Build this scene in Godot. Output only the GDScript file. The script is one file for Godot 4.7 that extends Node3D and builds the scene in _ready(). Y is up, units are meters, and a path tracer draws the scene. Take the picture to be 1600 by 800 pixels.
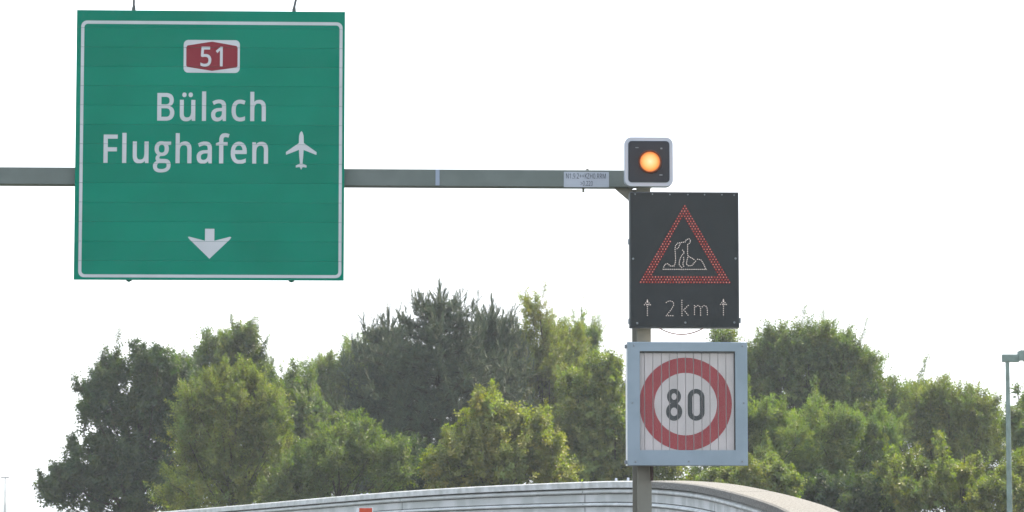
extends Node3D
# A motorway slip road: a cantilever gantry with a green direction sign, an amber
# warning light, an LED sign and a prism speed sign; a curved concrete parapet and trees behind.

const EYE := 1.3            # camera height above the road
const FOCAL := 4800.0       # lens, in pixels of a 1600-wide picture
const LOOK := 430.0         # how far the horizon lies below the picture's middle
const TURN := 0.044         # the gantry's turn away from square

var rng := RandomNumberGenerator.new()
var M := {}
var used := {}

# ---------------------------------------------------------------- names, things, parts
func numbered(called: String) -> String:
	var n: int = used.get(called, 0)
	used[called] = n + 1
	return called if n == 0 else "%s_%03d" % [called, n]

func thing(called: String, label: String, category: String, where := Transform3D(), group := "") -> Node3D:
	var o := Node3D.new()
	o.name = numbered(called)
	add_child(o)
	o.transform = where
	tag(o, label, category, group)
	return o

func tag(o: Node3D, label: String, category := "", group := "") -> void:
	o.set_meta("label", label)
	if category: o.set_meta("category", category)
	if group: o.set_meta("group", group)

func part(called: String, st, m, parent: Node3D) -> MeshInstance3D:
	var o := MeshInstance3D.new()
	o.name = called
	if st is SurfaceTool:
		o.mesh = st.commit()
	else:
		o.mesh = st
	if m: o.material_override = m
	parent.add_child(o, true)
	return o

func structure(called: String, st, m) -> MeshInstance3D:
	var o := part(numbered(called), st, m, self)
	o.set_meta("kind", "structure")
	return o

func mb() -> SurfaceTool:
	var st := SurfaceTool.new()
	st.begin(Mesh.PRIMITIVE_TRIANGLES)
	return st

# ---------------------------------------------------------------- shapes
func tri(st: SurfaceTool, a: Vector3, b: Vector3, c: Vector3, out: Vector3) -> void:
	var n := (b - a).cross(c - a)
	if n.length_squared() < 1e-16: return
	n = n.normalized()
	if n.dot(out) < 0.0:
		var t := b
		b = c
		c = t
		n = -n
	for v in [a, c, b]:
		st.set_normal(n)
		st.set_uv(Vector2(v.x, v.y))
		st.add_vertex(v)

func quad(st: SurfaceTool, a: Vector3, b: Vector3, c: Vector3, d: Vector3, out: Vector3) -> void:
	tri(st, a, b, c, out)
	tri(st, a, c, d, out)

# a box with chamfered edges
func box(st: SurfaceTool, c: Vector3, size: Vector3, e := 0.004) -> void:
	var h := size / 2.0
	e = minf(e, minf(h.x, minf(h.y, h.z)) * 0.6)
	var k := h - Vector3(e, e, e)
	var v := func(sx, sy, sz, axis):
		var p := Vector3(sx * k.x, sy * k.y, sz * k.z)
		p[axis] = [sx, sy, sz][axis] * h[axis]
		return c + p
	for s in [-1.0, 1.0]:
		quad(st, v.call(s, -1, -1, 0), v.call(s, 1, -1, 0), v.call(s, 1, 1, 0), v.call(s, -1, 1, 0), Vector3(s, 0, 0))
		quad(st, v.call(-1, s, -1, 1), v.call(1, s, -1, 1), v.call(1, s, 1, 1), v.call(-1, s, 1, 1), Vector3(0, s, 0))
		quad(st, v.call(-1, -1, s, 2), v.call(1, -1, s, 2), v.call(1, 1, s, 2), v.call(-1, 1, s, 2), Vector3(0, 0, s))
		for t in [-1.0, 1.0]:
			quad(st, v.call(s, t, -1, 0), v.call(s, t, 1, 0), v.call(s, t, 1, 1), v.call(s, t, -1, 1), Vector3(s, t, 0))
			quad(st, v.call(s, -1, t, 0), v.call(s, 1, t, 0), v.call(s, 1, t, 2), v.call(s, -1, t, 2), Vector3(s, 0, t))
			quad(st, v.call(-1, s, t, 1), v.call(1, s, t, 1), v.call(1, s, t, 2), v.call(-1, s, t, 2), Vector3(0, s, t))
			for u in [-1.0, 1.0]:
				tri(st, v.call(s, t, u, 0), v.call(s, t, u, 1), v.call(s, t, u, 2), Vector3(s, t, u))

func span(st: SurfaceTool, a: Vector3, b: Vector3, e := 0.004) -> void:
	box(st, (a + b) / 2.0, (b - a).abs(), e)

# a tapered tube along points
func tube(st: SurfaceTool, pts: Array, radii: Array, sides := 8, cap := true) -> void:
	var rings := []
	for i in pts.size():
		var t: Vector3 = (pts[mini(i + 1, pts.size() - 1)] - pts[maxi(i - 1, 0)]).normalized()
		var x := t.cross(Vector3(0.31, 0.2, 0.93)).normalized()
		if absf(t.dot(Vector3(0.31, 0.2, 0.93))) > 0.9: x = t.cross(Vector3(1, 0, 0)).normalized()
		var y := t.cross(x).normalized()
		var ring := []
		for k in sides:
			var a := TAU * k / sides
			ring.append([pts[i] + (x * cos(a) + y * sin(a)) * radii[i], x * cos(a) + y * sin(a)])
		rings.append(ring)
	for i in rings.size() - 1:
		for k in sides:
			var q := [rings[i][k], rings[i + 1][k], rings[i + 1][(k + 1) % sides], rings[i][(k + 1) % sides]]
			var n: Vector3 = (q[1][0] - q[0][0]).cross(q[2][0] - q[0][0])
			var order := [0, 2, 1, 0, 3, 2] if n.dot(q[0][1] + q[2][1]) > 0.0 else [0, 1, 2, 0, 2, 3]
			for j in order:
				st.set_normal(q[j][1])
				st.set_uv(Vector2(q[j][0].x, q[j][0].y))
				st.add_vertex(q[j][0])
	if cap:
		for e in [0, rings.size() - 1]:
			var dir: Vector3 = (pts[e] - pts[1 if e == 0 else e - 1]).normalized()
			for k in sides:
				tri(st, pts[e], rings[e][k][0], rings[e][(k + 1) % sides][0], dir)

func round_rect(x0: float, y0: float, x1: float, y1: float, r: float, n := 6) -> PackedVector2Array:
	var p := PackedVector2Array()
	for c in [[x1 - r, y1 - r, 0.0], [x0 + r, y1 - r, PI / 2], [x0 + r, y0 + r, PI], [x1 - r, y0 + r, 3 * PI / 2]]:
		for k in n + 1:
			var a: float = c[2] + PI / 2 * k / n
			p.append(Vector2(c[0] + r * cos(a), c[1] + r * sin(a)))
	return p

func ellipse(cx: float, cy: float, rx: float, ry: float, n := 48) -> PackedVector2Array:
	var p := PackedVector2Array()
	for k in n:
		p.append(Vector2(cx + rx * cos(TAU * k / n), cy + ry * sin(TAU * k / n)))
	return p

# a solid with outline p from z0 to z1 (z1 in front), front edges eased by e
func prism(st: SurfaceTool, p: PackedVector2Array, z0: float, z1: float, e := 0.0) -> void:
	var mid := Vector2.ZERO
	for v in p: mid += v / p.size()
	var front := p
	if e > 0.0:
		var o := Geometry2D.offset_polygon(p, -e, Geometry2D.JOIN_MITER)
		if o.size() and o[0].size() == p.size():
			# match the first corners
			var best := 0
			for k in p.size():
				if o[0][k].distance_to(p[0]) < o[0][best].distance_to(p[0]): best = k
			front = PackedVector2Array()
			for k in p.size(): front.append(o[0][(best + k) % p.size()])
		else:
			e = 0.0
	var n := p.size()
	for k in n:
		var a := p[k]
		var b := p[(k + 1) % n]
		var side := Vector3((b - a).y, -(b - a).x, 0)
		if Geometry2D.is_polygon_clockwise(p): side = -side
		quad(st, Vector3(a.x, a.y, z0), Vector3(b.x, b.y, z0), Vector3(b.x, b.y, z1 - e), Vector3(a.x, a.y, z1 - e), side)
		if e > 0.0:
			var fa := front[k]
			var fb := front[(k + 1) % n]
			quad(st, Vector3(a.x, a.y, z1 - e), Vector3(b.x, b.y, z1 - e), Vector3(fb.x, fb.y, z1), Vector3(fa.x, fa.y, z1), side.normalized() + Vector3(0, 0, 1))
	for face in [[p, z0, -1.0], [front, z1, 1.0]]:
		var t := Geometry2D.triangulate_polygon(face[0])
		for k in range(0, t.size(), 3):
			var q := []
			for j in 3: q.append(Vector3(face[0][t[k + j]].x, face[0][t[k + j]].y, face[1]))
			tri(st, q[0], q[1], q[2], Vector3(0, 0, face[2]))

# flat print: the area inside the contours (even-odd), cut to lo..hi along one axis, at z
func film(st: SurfaceTool, contours: Array, lo: float, hi: float, z: float, along_x := false) -> int:
	var edges := []
	var cuts := [lo, hi]
	for c in contours:
		for k in c.size():
			var a: Vector2 = c[k]
			var b: Vector2 = c[(k + 1) % c.size()]
			if along_x:
				a = Vector2(a.y, a.x)
				b = Vector2(b.y, b.x)
			if a.y > lo and a.y < hi: cuts.append(a.y)
			if absf(a.y - b.y) < 1e-9 or minf(a.y, b.y) >= hi or maxf(a.y, b.y) <= lo: continue
			edges.append([a, b] if a.y < b.y else [b, a])
	if edges.is_empty(): return 0
	cuts.sort()
	var made := 0
	for k in cuts.size() - 1:
		var y0: float = cuts[k]
		var y1: float = cuts[k + 1]
		if y1 - y0 < 1e-7: continue
		var m := (y0 + y1) / 2.0
		var xs := []
		for e in edges:
			if e[0].y < m and e[1].y > m:
				var f := func(y): return e[0].x + (e[1].x - e[0].x) * (y - e[0].y) / (e[1].y - e[0].y)
				xs.append([f.call(m), f.call(y0), f.call(y1)])
		xs.sort_custom(func(a, b): return a[0] < b[0])
		for j in range(0, xs.size() - 1, 2):
			var q := [Vector3(xs[j][1], y0, z), Vector3(xs[j + 1][1], y0, z), Vector3(xs[j + 1][2], y1, z), Vector3(xs[j][2], y1, z)]
			if along_x:
				for i in 4: q[i] = Vector3(q[i].y, q[i].x, z)
			quad(st, q[0], q[1], q[2], q[3], Vector3(0, 0, 1))
			made += 1
	return made

# the outlines of a line of lettering, fitted into x0..x1 with its capitals from y_base up by cap (y up)
func lettering(text: String, weight: int, x0: float, x1: float, y_base: float, cap: float, gap := 0.0, bolder := 0.0) -> Array:
	var f := SystemFont.new()
	f.font_names = PackedStringArray(["Droid Sans"])
	f.font_weight = weight
	var ts := TextServerManager.get_primary_interface()
	var rid: RID = f.get_rids()[0]
	var size := 256
	var pen := 0.0
	var out := []
	var high := 0.0
	var gh: Dictionary = ts.font_get_glyph_contours(rid, size, ts.font_get_glyph_index(rid, size, "H".unicode_at(0), 0))
	for p in gh.points: high = maxf(high, -p.y)
	for i in text.length():
		var g := ts.font_get_glyph_index(rid, size, text.unicode_at(i), 0)
		var d: Dictionary = ts.font_get_glyph_contours(rid, size, g)
		var at := 0
		for e in d.get("contours", []):
			var c := PackedVector2Array()
			for k in range(at, e + 1):
				c.append(Vector2(pen + d.points[k].x, -d.points[k].y))
			at = e + 1
			out.append(c)
		pen += ts.font_get_glyph_advance(rid, size, g).x / 64.0 * (64.0 if ts.font_get_glyph_advance(rid, size, g).x < size * 1.5 else 1.0) + gap * size
	var lo := 1e9
	var hi := -1e9
	for c in out:
		for p in c:
			lo = minf(lo, p.x)
			hi = maxf(hi, p.x)
	for c in out:
		for k in c.size():
			c[k] = Vector2(x0 + (c[k].x - lo) / (hi - lo) * (x1 - x0), y_base + c[k].y / high * cap)
	if bolder == 0.0: return out
	# thicken the strokes: outlines grow, the holes in them shrink
	var area := func(c: PackedVector2Array) -> float:
		var a := 0.0
		for k in c.size(): a += c[k].cross(c[(k + 1) % c.size()])
		return a
	var most := 0.0
	for c in out:
		if absf(area.call(c)) > absf(most): most = area.call(c)
	var thick := []
	for c in out:
		var p: PackedVector2Array = c
		var hole: bool = area.call(c) * most < 0.0
		if area.call(c) < 0.0: p.reverse()
		thick.append_array(Geometry2D.offset_polygon(PackedVector2Array(p), -bolder * cap if hole else bolder * cap, Geometry2D.JOIN_MITER))
	return thick

# ---------------------------------------------------------------- materials
func lin(r: float, g: float, b: float) -> Color:
	return Color(r, g, b).linear_to_srgb()

func paint(c: Color, rough := 0.5, metal := 0.0) -> StandardMaterial3D:
	var m := StandardMaterial3D.new()
	m.albedo_color = c
	m.roughness = rough
	m.metallic = metal
	m.cull_mode = BaseMaterial3D.CULL_DISABLED
	m.metallic_specular = 0.5 if metal > 0.3 else 0.25
	return m

func noise_tex(freq: float, lo: Color, hi: Color, octaves := 5, sd := 1, size := 512) -> NoiseTexture2D:
	var n := FastNoiseLite.new()
	n.seed = sd
	n.frequency = freq
	n.fractal_octaves = octaves
	var t := NoiseTexture2D.new()
	t.width = size
	t.height = size
	t.seamless = true
	t.noise = n
	var g := Gradient.new()
	g.set_color(0, lo)
	g.set_color(1, hi)
	g.set_offset(0, 0.25)
	g.set_offset(1, 0.75)
	t.color_ramp = g
	return t

func worn(c: Color, rough: float, metal: float, tex: Texture2D, scale: float, bump: Texture2D = null, bump_cm := 0.1) -> StandardMaterial3D:
	var m := paint(c, rough, metal)
	m.albedo_texture = tex
	m.uv1_triplanar = true
	m.uv1_world_triplanar = true
	m.uv1_scale = Vector3.ONE * scale
	if bump:
		m.heightmap_enabled = true
		m.heightmap_texture = bump
		m.heightmap_scale = bump_cm
	return m

func glow(c: Color, e: float, base := Color(0.05, 0.03, 0.02)) -> StandardMaterial3D:
	var m := paint(base, 0.3)
	m.emission_enabled = true
	m.emission = c
	m.emission_energy_multiplier = e
	return m

func leaf(rough := 0.5, through := Color(0.85, 1.0, 0.25)) -> StandardMaterial3D:
	var m := paint(Color.WHITE, rough)
	m.vertex_color_use_as_albedo = true
	m.metallic_specular = 0.4
	m.backlight_enabled = true
	m.backlight = through
	return m

func make_materials() -> void:
	var mottle := noise_tex(0.012, Color(0.84, 0.84, 0.83), Color(1, 1, 1), 5, 3)
	var grime := noise_tex(0.006, Color(0.86, 0.87, 0.86), Color(1, 1, 1), 4, 9)
	var faint := noise_tex(0.006, Color(0.95, 0.955, 0.95), Color(1, 1, 1), 4, 12)
	var grit := noise_tex(0.11, Color(0.2, 0.2, 0.2), Color(1, 1, 1), 4, 5)
	var speck := noise_tex(0.07, Color(0.72, 0.71, 0.69), Color(1, 1, 1), 5, 6)
	M.concrete = worn(lin(0.5394, 0.5351, 0.5351), 0.85, 0.0, grime, 0.35, grit, 0.08)
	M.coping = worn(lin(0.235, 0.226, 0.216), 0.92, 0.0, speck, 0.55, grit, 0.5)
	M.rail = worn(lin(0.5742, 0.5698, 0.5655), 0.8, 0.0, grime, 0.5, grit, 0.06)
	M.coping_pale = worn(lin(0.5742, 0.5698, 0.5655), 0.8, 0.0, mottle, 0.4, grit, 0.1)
	M.core = worn(lin(0.0957, 0.0957, 0.0957), 0.95, 0.0, mottle, 0.5)
	M.green = worn(lin(0.0, 0.186, 0.12), 0.45, 0.0, faint, 0.25)
	M.green.metallic_specular = 0.12
	for i in 3:
		var t: StandardMaterial3D = M.green.duplicate()
		t.albedo_color = M.green.albedo_color * [0.985, 1.0, 1.02][i]
		M["green_%d" % i] = t
	M.white = worn(lin(0.50, 0.495, 0.515), 0.42, 0.0, faint, 0.3)
	M.red_print = worn(lin(0.2088, 0.0174, 0.0278), 0.4, 0.0, faint, 0.3)
	M.back = paint(lin(0.261, 0.2697, 0.2784), 0.45, 0.4)
	M.groove = paint(lin(0.0035, 0.0609, 0.0435), 0.8)
	M.steel = worn(lin(0.1392, 0.1566, 0.1479), 0.5, 0.15, faint, 0.6)
	M.post = worn(lin(0.2044, 0.1931, 0.161), 0.55, 0.1, faint, 0.6)
	M.bolt = paint(lin(0.1914, 0.2088, 0.2262), 0.35, 0.6)
	M.rod = paint(lin(0.087, 0.087, 0.087), 0.5, 0.3)
	M.sticker = paint(lin(0.261, 0.2958, 0.3741), 0.4)
	M.plate = worn(lin(0.3654, 0.3828, 0.4437), 0.4, 0.0, faint, 0.6)
	M.plate_ink = paint(lin(0.0435, 0.0478, 0.0609), 0.6)
	M.black = worn(lin(0.0296, 0.0313, 0.0331), 0.45, 0.0, faint, 0.4)
	M.black_edge = paint(lin(0.0696, 0.074, 0.0783), 0.5)
	M.lamp_face = worn(lin(0.0313, 0.0348, 0.0435), 0.45, 0.0, faint, 0.5)
	M.lamp_white = paint(lin(0.4089, 0.435, 0.4959), 0.35)
	M.box_paint = worn(lin(0.255, 0.30, 0.345), 0.36, 0.0, faint, 0.5)
	M.box_side = paint(lin(0.696, 0.696, 0.696), 0.3)
	M.inside = paint(lin(0.0783, 0.074, 0.074), 0.7)
	M.slat = worn(lin(0.4698, 0.4133, 0.4046), 0.45, 0.0, faint, 0.5)
	for i in 3:
		var t: StandardMaterial3D = M.slat.duplicate()
		t.albedo_color = M.slat.albedo_color * [0.965, 1.0, 0.985][i]
		M["slat_%d" % i] = t
	M.ring = worn(lin(0.2523, 0.0122, 0.0191), 0.42, 0.0, faint, 0.5)
	M.digit = paint(lin(0.014, 0.017, 0.018), 0.5)
	M.pane = paint(Color(0.95, 0.97, 0.98, 0.03), 0.04)
	M.pane.metallic_specular = 0.25
	M.pane.transparency = BaseMaterial3D.TRANSPARENCY_ALPHA
	M.led_red = glow(lin(1.0, 0.07, 0.09), 0.065)
	M.led_red_core = glow(lin(1.0, 0.42, 0.36), 0.235)
	M.led_red_weak = glow(lin(1.0, 0.25, 0.2), 0.174)
	M.led_white = glow(lin(1.0, 0.9, 0.86), 0.32)
	M.amber = glow(Color.WHITE, 0.42)
	var g := Gradient.new()
	g.set_color(0, lin(1.0, 0.86, 0.5))
	g.set_color(1, lin(0.72, 0.14, 0.03))
	g.add_point(0.62, lin(1.0, 0.56, 0.17))
	g.add_point(0.85, lin(0.9, 0.33, 0.08))
	var gt := GradientTexture2D.new()
	gt.gradient = g
	gt.fill = GradientTexture2D.FILL_RADIAL
	gt.fill_from = Vector2(0.5, 0.5)
	gt.fill_to = Vector2(1.0, 0.5)
	gt.width = 128
	gt.height = 128
	M.amber.emission_texture = gt
	M.amber.emission_operator = BaseMaterial3D.EMISSION_OP_MULTIPLY
	M.lens_rim = paint(lin(0.087, 0.0305, 0.0174), 0.4)
	M.cable = paint(lin(0.22, 0.11, 0.085), 0.6)
	M.gland = paint(lin(0.05, 0.03, 0.025), 0.6)
	M.lamp_post = worn(lin(0.2088, 0.261, 0.2479), 0.5, 0.1, mottle, 0.4)
	M.far_post = paint(lin(0.1392, 0.1392, 0.1479), 0.6)
	M.beacon_red = paint(lin(0.5394, 0.074, 0.0348), 0.45)
	M.beacon_white = paint(lin(0.6525, 0.6525, 0.6525), 0.45)
	M.asphalt = worn(lin(0.055, 0.055, 0.057), 0.9, 0.0, speck, 0.7, grit, 0.3)
	M.mark = paint(lin(0.7, 0.7, 0.68), 0.6)
	M.grass = worn(lin(0.075, 0.105, 0.035), 0.95, 0.0, speck, 0.15)
	M.bark = worn(lin(0.09, 0.07, 0.052), 0.95, 0.0, speck, 1.2, grit, 1.0)
	M.leaf = leaf()
	M.needle = leaf(0.5, Color(0.4, 0.5, 0.2))

# ---------------------------------------------------------------- where things stand
# the point at ground distance d in the direction of the photograph's pixel (x, y)
func at(x: float, y: float, d: float) -> Vector3:
	var th := atan(LOOK / FOCAL)
	var u := (x - 800.0) / FOCAL
	var v := -(y - 400.0) / FOCAL
	var s := d / (cos(th) - v * sin(th))
	return Vector3(u * s, EYE + (v * cos(th) + sin(th)) * s, -d)

var G := Transform3D(Basis(Vector3.UP, TURN), Vector3(0, 0, -40))

# the same on the gantry's upright plane, z metres before it: gantry coordinates
func g(x: float, y: float, z := 0.0) -> Vector3:
	var inv := G.affine_inverse()
	var o := inv * Vector3(0, EYE, 0)
	var d := inv * at(x, y, 40.0) - o
	return o + d * ((z - o.z) / d.z)

# ================================================================ the scene
func _ready() -> void:
	rng.seed = 4711
	# camera
	var cam := Camera3D.new()
	cam.name = "camera"
	add_child(cam)
	cam.position = Vector3(0, EYE, 0)
	cam.rotation.x = atan(LOOK / FOCAL)
	var lens := CameraAttributesPhysical.new()
	lens.frustum_focal_length = 12.0 / (400.0 / FOCAL)
	lens.frustum_focus_distance = 40.0
	lens.frustum_near = 0.5
	lens.frustum_far = 9000.0
	lens.exposure_aperture = 6.3
	cam.attributes = lens
	cam.fov = rad_to_deg(2.0 * atan(400.0 / FOCAL))
	cam.near = 0.5
	cam.far = 9000.0
	# sky and air
	var we := WorldEnvironment.new()
	we.name = "environment"
	var env := Environment.new()
	env.background_mode = Environment.BG_SKY
	var sm := ProceduralSkyMaterial.new()
	sm.sky_top_color = Color(0.80, 0.88, 0.97)
	sm.sky_horizon_color = Color(1.0, 1.0, 1.0)
	sm.sky_curve = 0.2
	sm.sky_energy_multiplier = 0.9
	sm.ground_bottom_color = Color(0.4, 0.42, 0.4)
	sm.ground_horizon_color = Color(0.85, 0.87, 0.87)
	sm.sun_angle_max = 40.0
	sm.sun_curve = 0.1
	var sky := Sky.new()
	sky.sky_material = sm
	env.sky = sky
	env.tonemap_mode = Environment.TONE_MAPPER_LINEAR
	env.tonemap_exposure = 2.7
	env.sdfgi_enabled = true
	env.ssao_enabled = true
	env.ssil_enabled = true
	env.fog_enabled = true
	env.fog_density = 0.0004
	env.fog_light_color = Color(0.94, 0.97, 1.0)
	we.environment = env
	add_child(we)
	# sun: ahead of the camera, a little to the right, behind bright haze
	var sun := DirectionalLight3D.new()
	sun.name = "sun"
	sun.light_energy = 1.6
	sun.light_color = Color(1.0, 0.95, 0.86)
	sun.light_angular_distance = 0.8
	sun.shadow_enabled = true
	sun.rotation_degrees = Vector3(-48, 180 - 38, 0)
	add_child(sun)

	make_materials()
	ground()
	parapet()
	gantry()
	direction_sign()
	warning_light()
	led_sign()
	speed_sign()
	lamps()
	beacon()
	sprigs()
	woods()
	far_trees()

func ground() -> void:
	var st := mb()
	quad(st, Vector3(-3500, 0, 300), Vector3(3500, 0, 300), Vector3(3500, 0, -5000), Vector3(-3500, 0, -5000), Vector3.UP)
	structure("ground", st, M.grass)
	st = mb()
	quad(st, Vector3(-9, 0.012, 40), Vector3(3.2, 0.012, 40), Vector3(3.2, 0.012, -54), Vector3(-9, 0.012, -66), Vector3.UP)
	quad(st, Vector3(-9, 0.012, -66), Vector3(3.2, 0.012, -54), Vector3(-14, 0.012, -84), Vector3(-24, 0.012, -80), Vector3.UP)
	structure("road", st, M.asphalt)
	var n := 0
	for z in range(30, -50, -9):
		st = mb()
		quad(st, Vector3(-2.4, 0.018, z), Vector3(-2.25, 0.018, z), Vector3(-2.25, 0.018, z - 3), Vector3(-2.4, 0.018, z - 3), Vector3.UP)
		structure("lane_marking", st, M.mark)
	st = mb()
	span(st, Vector3(3.25, 0, -36), Vector3(3.4, 0.13, 40), 0.02)
	structure("kerb", st, M.concrete)

# ---------------------------------------------------------------- the curved parapet
func parapet() -> void:
	# its outer top edge: picture place and distance, far left to near right
	var ctl := []
	for c in [[-180, 822, 112], [20, 815, 100], [160, 807.5, 90], [280, 800, 82], [420, 788.5, 75], [568, 775.5, 68.5], [668, 767.5, 65], [800, 759.5, 61], [960, 752.7, 57], [1040, 751, 54.6], [1090, 751.8, 52.3], [1152, 757.2, 48.6], [1220, 770.5, 44.2], [1276, 785.5, 40.2], [1313, 799, 36.8], [1352, 820, 32], [1390, 850, 27]]:
		ctl.append(at(c[0], c[1], c[2]))
	var line := Curve3D.new()
	for k in ctl.size():
		var t: Vector3 = (ctl[mini(k + 1, ctl.size() - 1)] - ctl[maxi(k - 1, 0)]) / 6.0
		line.add_point(ctl[k], -t, t)
	line.bake_interval = 0.15
	var total := line.get_baked_length()
	# length along it at a picture column
	var along := func(px: float) -> float:
		var best := 0.0
		for i in 1200:
			var p := line.sample_baked(total * i / 1200.0)
			if 800.0 + p.x / -p.z * FOCAL * cos(atan(LOOK / FOCAL)) < px: best = total * i / 1200.0
		return best
	var wall := thing("curved_parapet", "curved pale concrete parapet wall with stepped horizontal mouldings", "wall", Transform3D(Basis(), Vector3(ctl[8].x, 0, ctl[8].z)))
	var off := wall.position
	var sweep := func(called, prof, s0, s1, m, down):
		var st := mb()
		var n := maxi(2, int((s1 - s0) / 0.45))
		var rings := []
		for i in n + 1:
			var s: float = lerpf(s0, s1, float(i) / n)
			var p := line.sample_baked(s)
			var q := line.sample_baked(minf(s + 0.5, total)) - line.sample_baked(maxf(s - 0.5, 0.0))
			q.y = 0
			q = q.normalized()
			var inward := Vector3(-q.z, 0, q.x)
			var ring := []
			for v in prof:
				var y: float = p.y + v.y
				if down and v.y < -1.0: y = 0.0
				ring.append(Vector3(p.x, y, p.z) + inward * v.x - off)
			rings.append(ring)
		var k: int = prof.size()
		for i in n:
			var mid := Vector3.ZERO
			for v in rings[i]: mid += v / k
			for j in k:
				var a: Vector3 = rings[i][j]
				var b: Vector3 = rings[i][(j + 1) % k]
				quad(st, a, b, rings[i + 1][(j + 1) % k], rings[i + 1][j], (a + b) / 2.0 - mid)
		for e in [0, n]:
			var mid := Vector3.ZERO
			for v in rings[e]: mid += v / k
			var dir: Vector3 = rings[e][0] - rings[1 if e == 0 else n - 1][0]
			for j in k: tri(st, mid, rings[e][j], rings[e][(j + 1) % k], dir)
		part(called, st, m, wall)
	var cols := [-170.0, 130.0, 330.0, 568.0, 958.0, 1043.0, 1205.0]
	var stops := [0.05]
	for c in cols.slice(1): stops.append(along.call(c))
	stops.append(total - 0.05)
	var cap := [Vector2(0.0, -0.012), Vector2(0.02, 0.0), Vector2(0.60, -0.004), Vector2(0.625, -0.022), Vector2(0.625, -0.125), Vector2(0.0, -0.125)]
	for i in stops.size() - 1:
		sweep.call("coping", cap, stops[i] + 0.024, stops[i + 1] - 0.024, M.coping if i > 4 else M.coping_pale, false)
	# courses below: rails that stand proud with sloped shoulders, flat panels between
	var pstops := [0.05]
	for c in [200.0, 400.0, 668.0, 957.0, 1170.0]: pstops.append(along.call(c))
	pstops.append(total - 0.05)
	var y := -0.15
	var rows := [["rail", 0.075, 0.60], ["panel", 0.145, 0.555], ["rail", 0.06, 0.60], ["panel", 0.20, 0.555], ["rail", 0.06, 0.60]]
	for r in rows:
		var p: Array
		if r[0] == "rail":
			p = [Vector2(0.1, y), Vector2(0.56, y), Vector2(r[2], y - 0.022), Vector2(r[2] + 0.006, y - r[1] * 0.7), Vector2(r[2] - 0.012, y - r[1]), Vector2(0.1, y - r[1])]
		else:
			p = [Vector2(0.1, y), Vector2(r[2] - 0.008, y), Vector2(r[2], y - 0.008), Vector2(r[2], y - r[1] + 0.008), Vector2(r[2] - 0.008, y - r[1]), Vector2(0.1, y - r[1])]
		for i in pstops.size() - 1:
			sweep.call(r[0], p, pstops[i] + 0.022, pstops[i + 1] - 0.022, M.rail if r[0] == "rail" else M.concrete, false)
		y -= r[1] + 0.013
	for i in pstops.size() - 1:
		sweep.call("base_panel", [Vector2(0.1, y), Vector2(0.555, y), Vector2(0.60, -3.0), Vector2(0.1, -3.0)], pstops[i] + 0.012, pstops[i + 1] - 0.012, M.concrete, true)
	sweep.call("wall_core", [Vector2(0.06, -0.1), Vector2(0.52, -0.1), Vector2(0.52, -3.0), Vector2(0.06, -3.0)], 0.06, total - 0.06, M.core, true)
	# pairs of small pale brackets that stick up at two of the joints
	for b in [[568.5, 0.0], [577.0, 0.0], [962.0, 0.0], [981.0, 0.0]]:
		var p: Vector3 = line.sample_baked(along.call(b[0])) - off
		var st := mb()
		span(st, p + Vector3(-0.022, -0.03, 0.3), p + Vector3(0.022, 0.06, 0.34), 0.006)
		part("bracket", st, M.lamp_white, wall)

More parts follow.
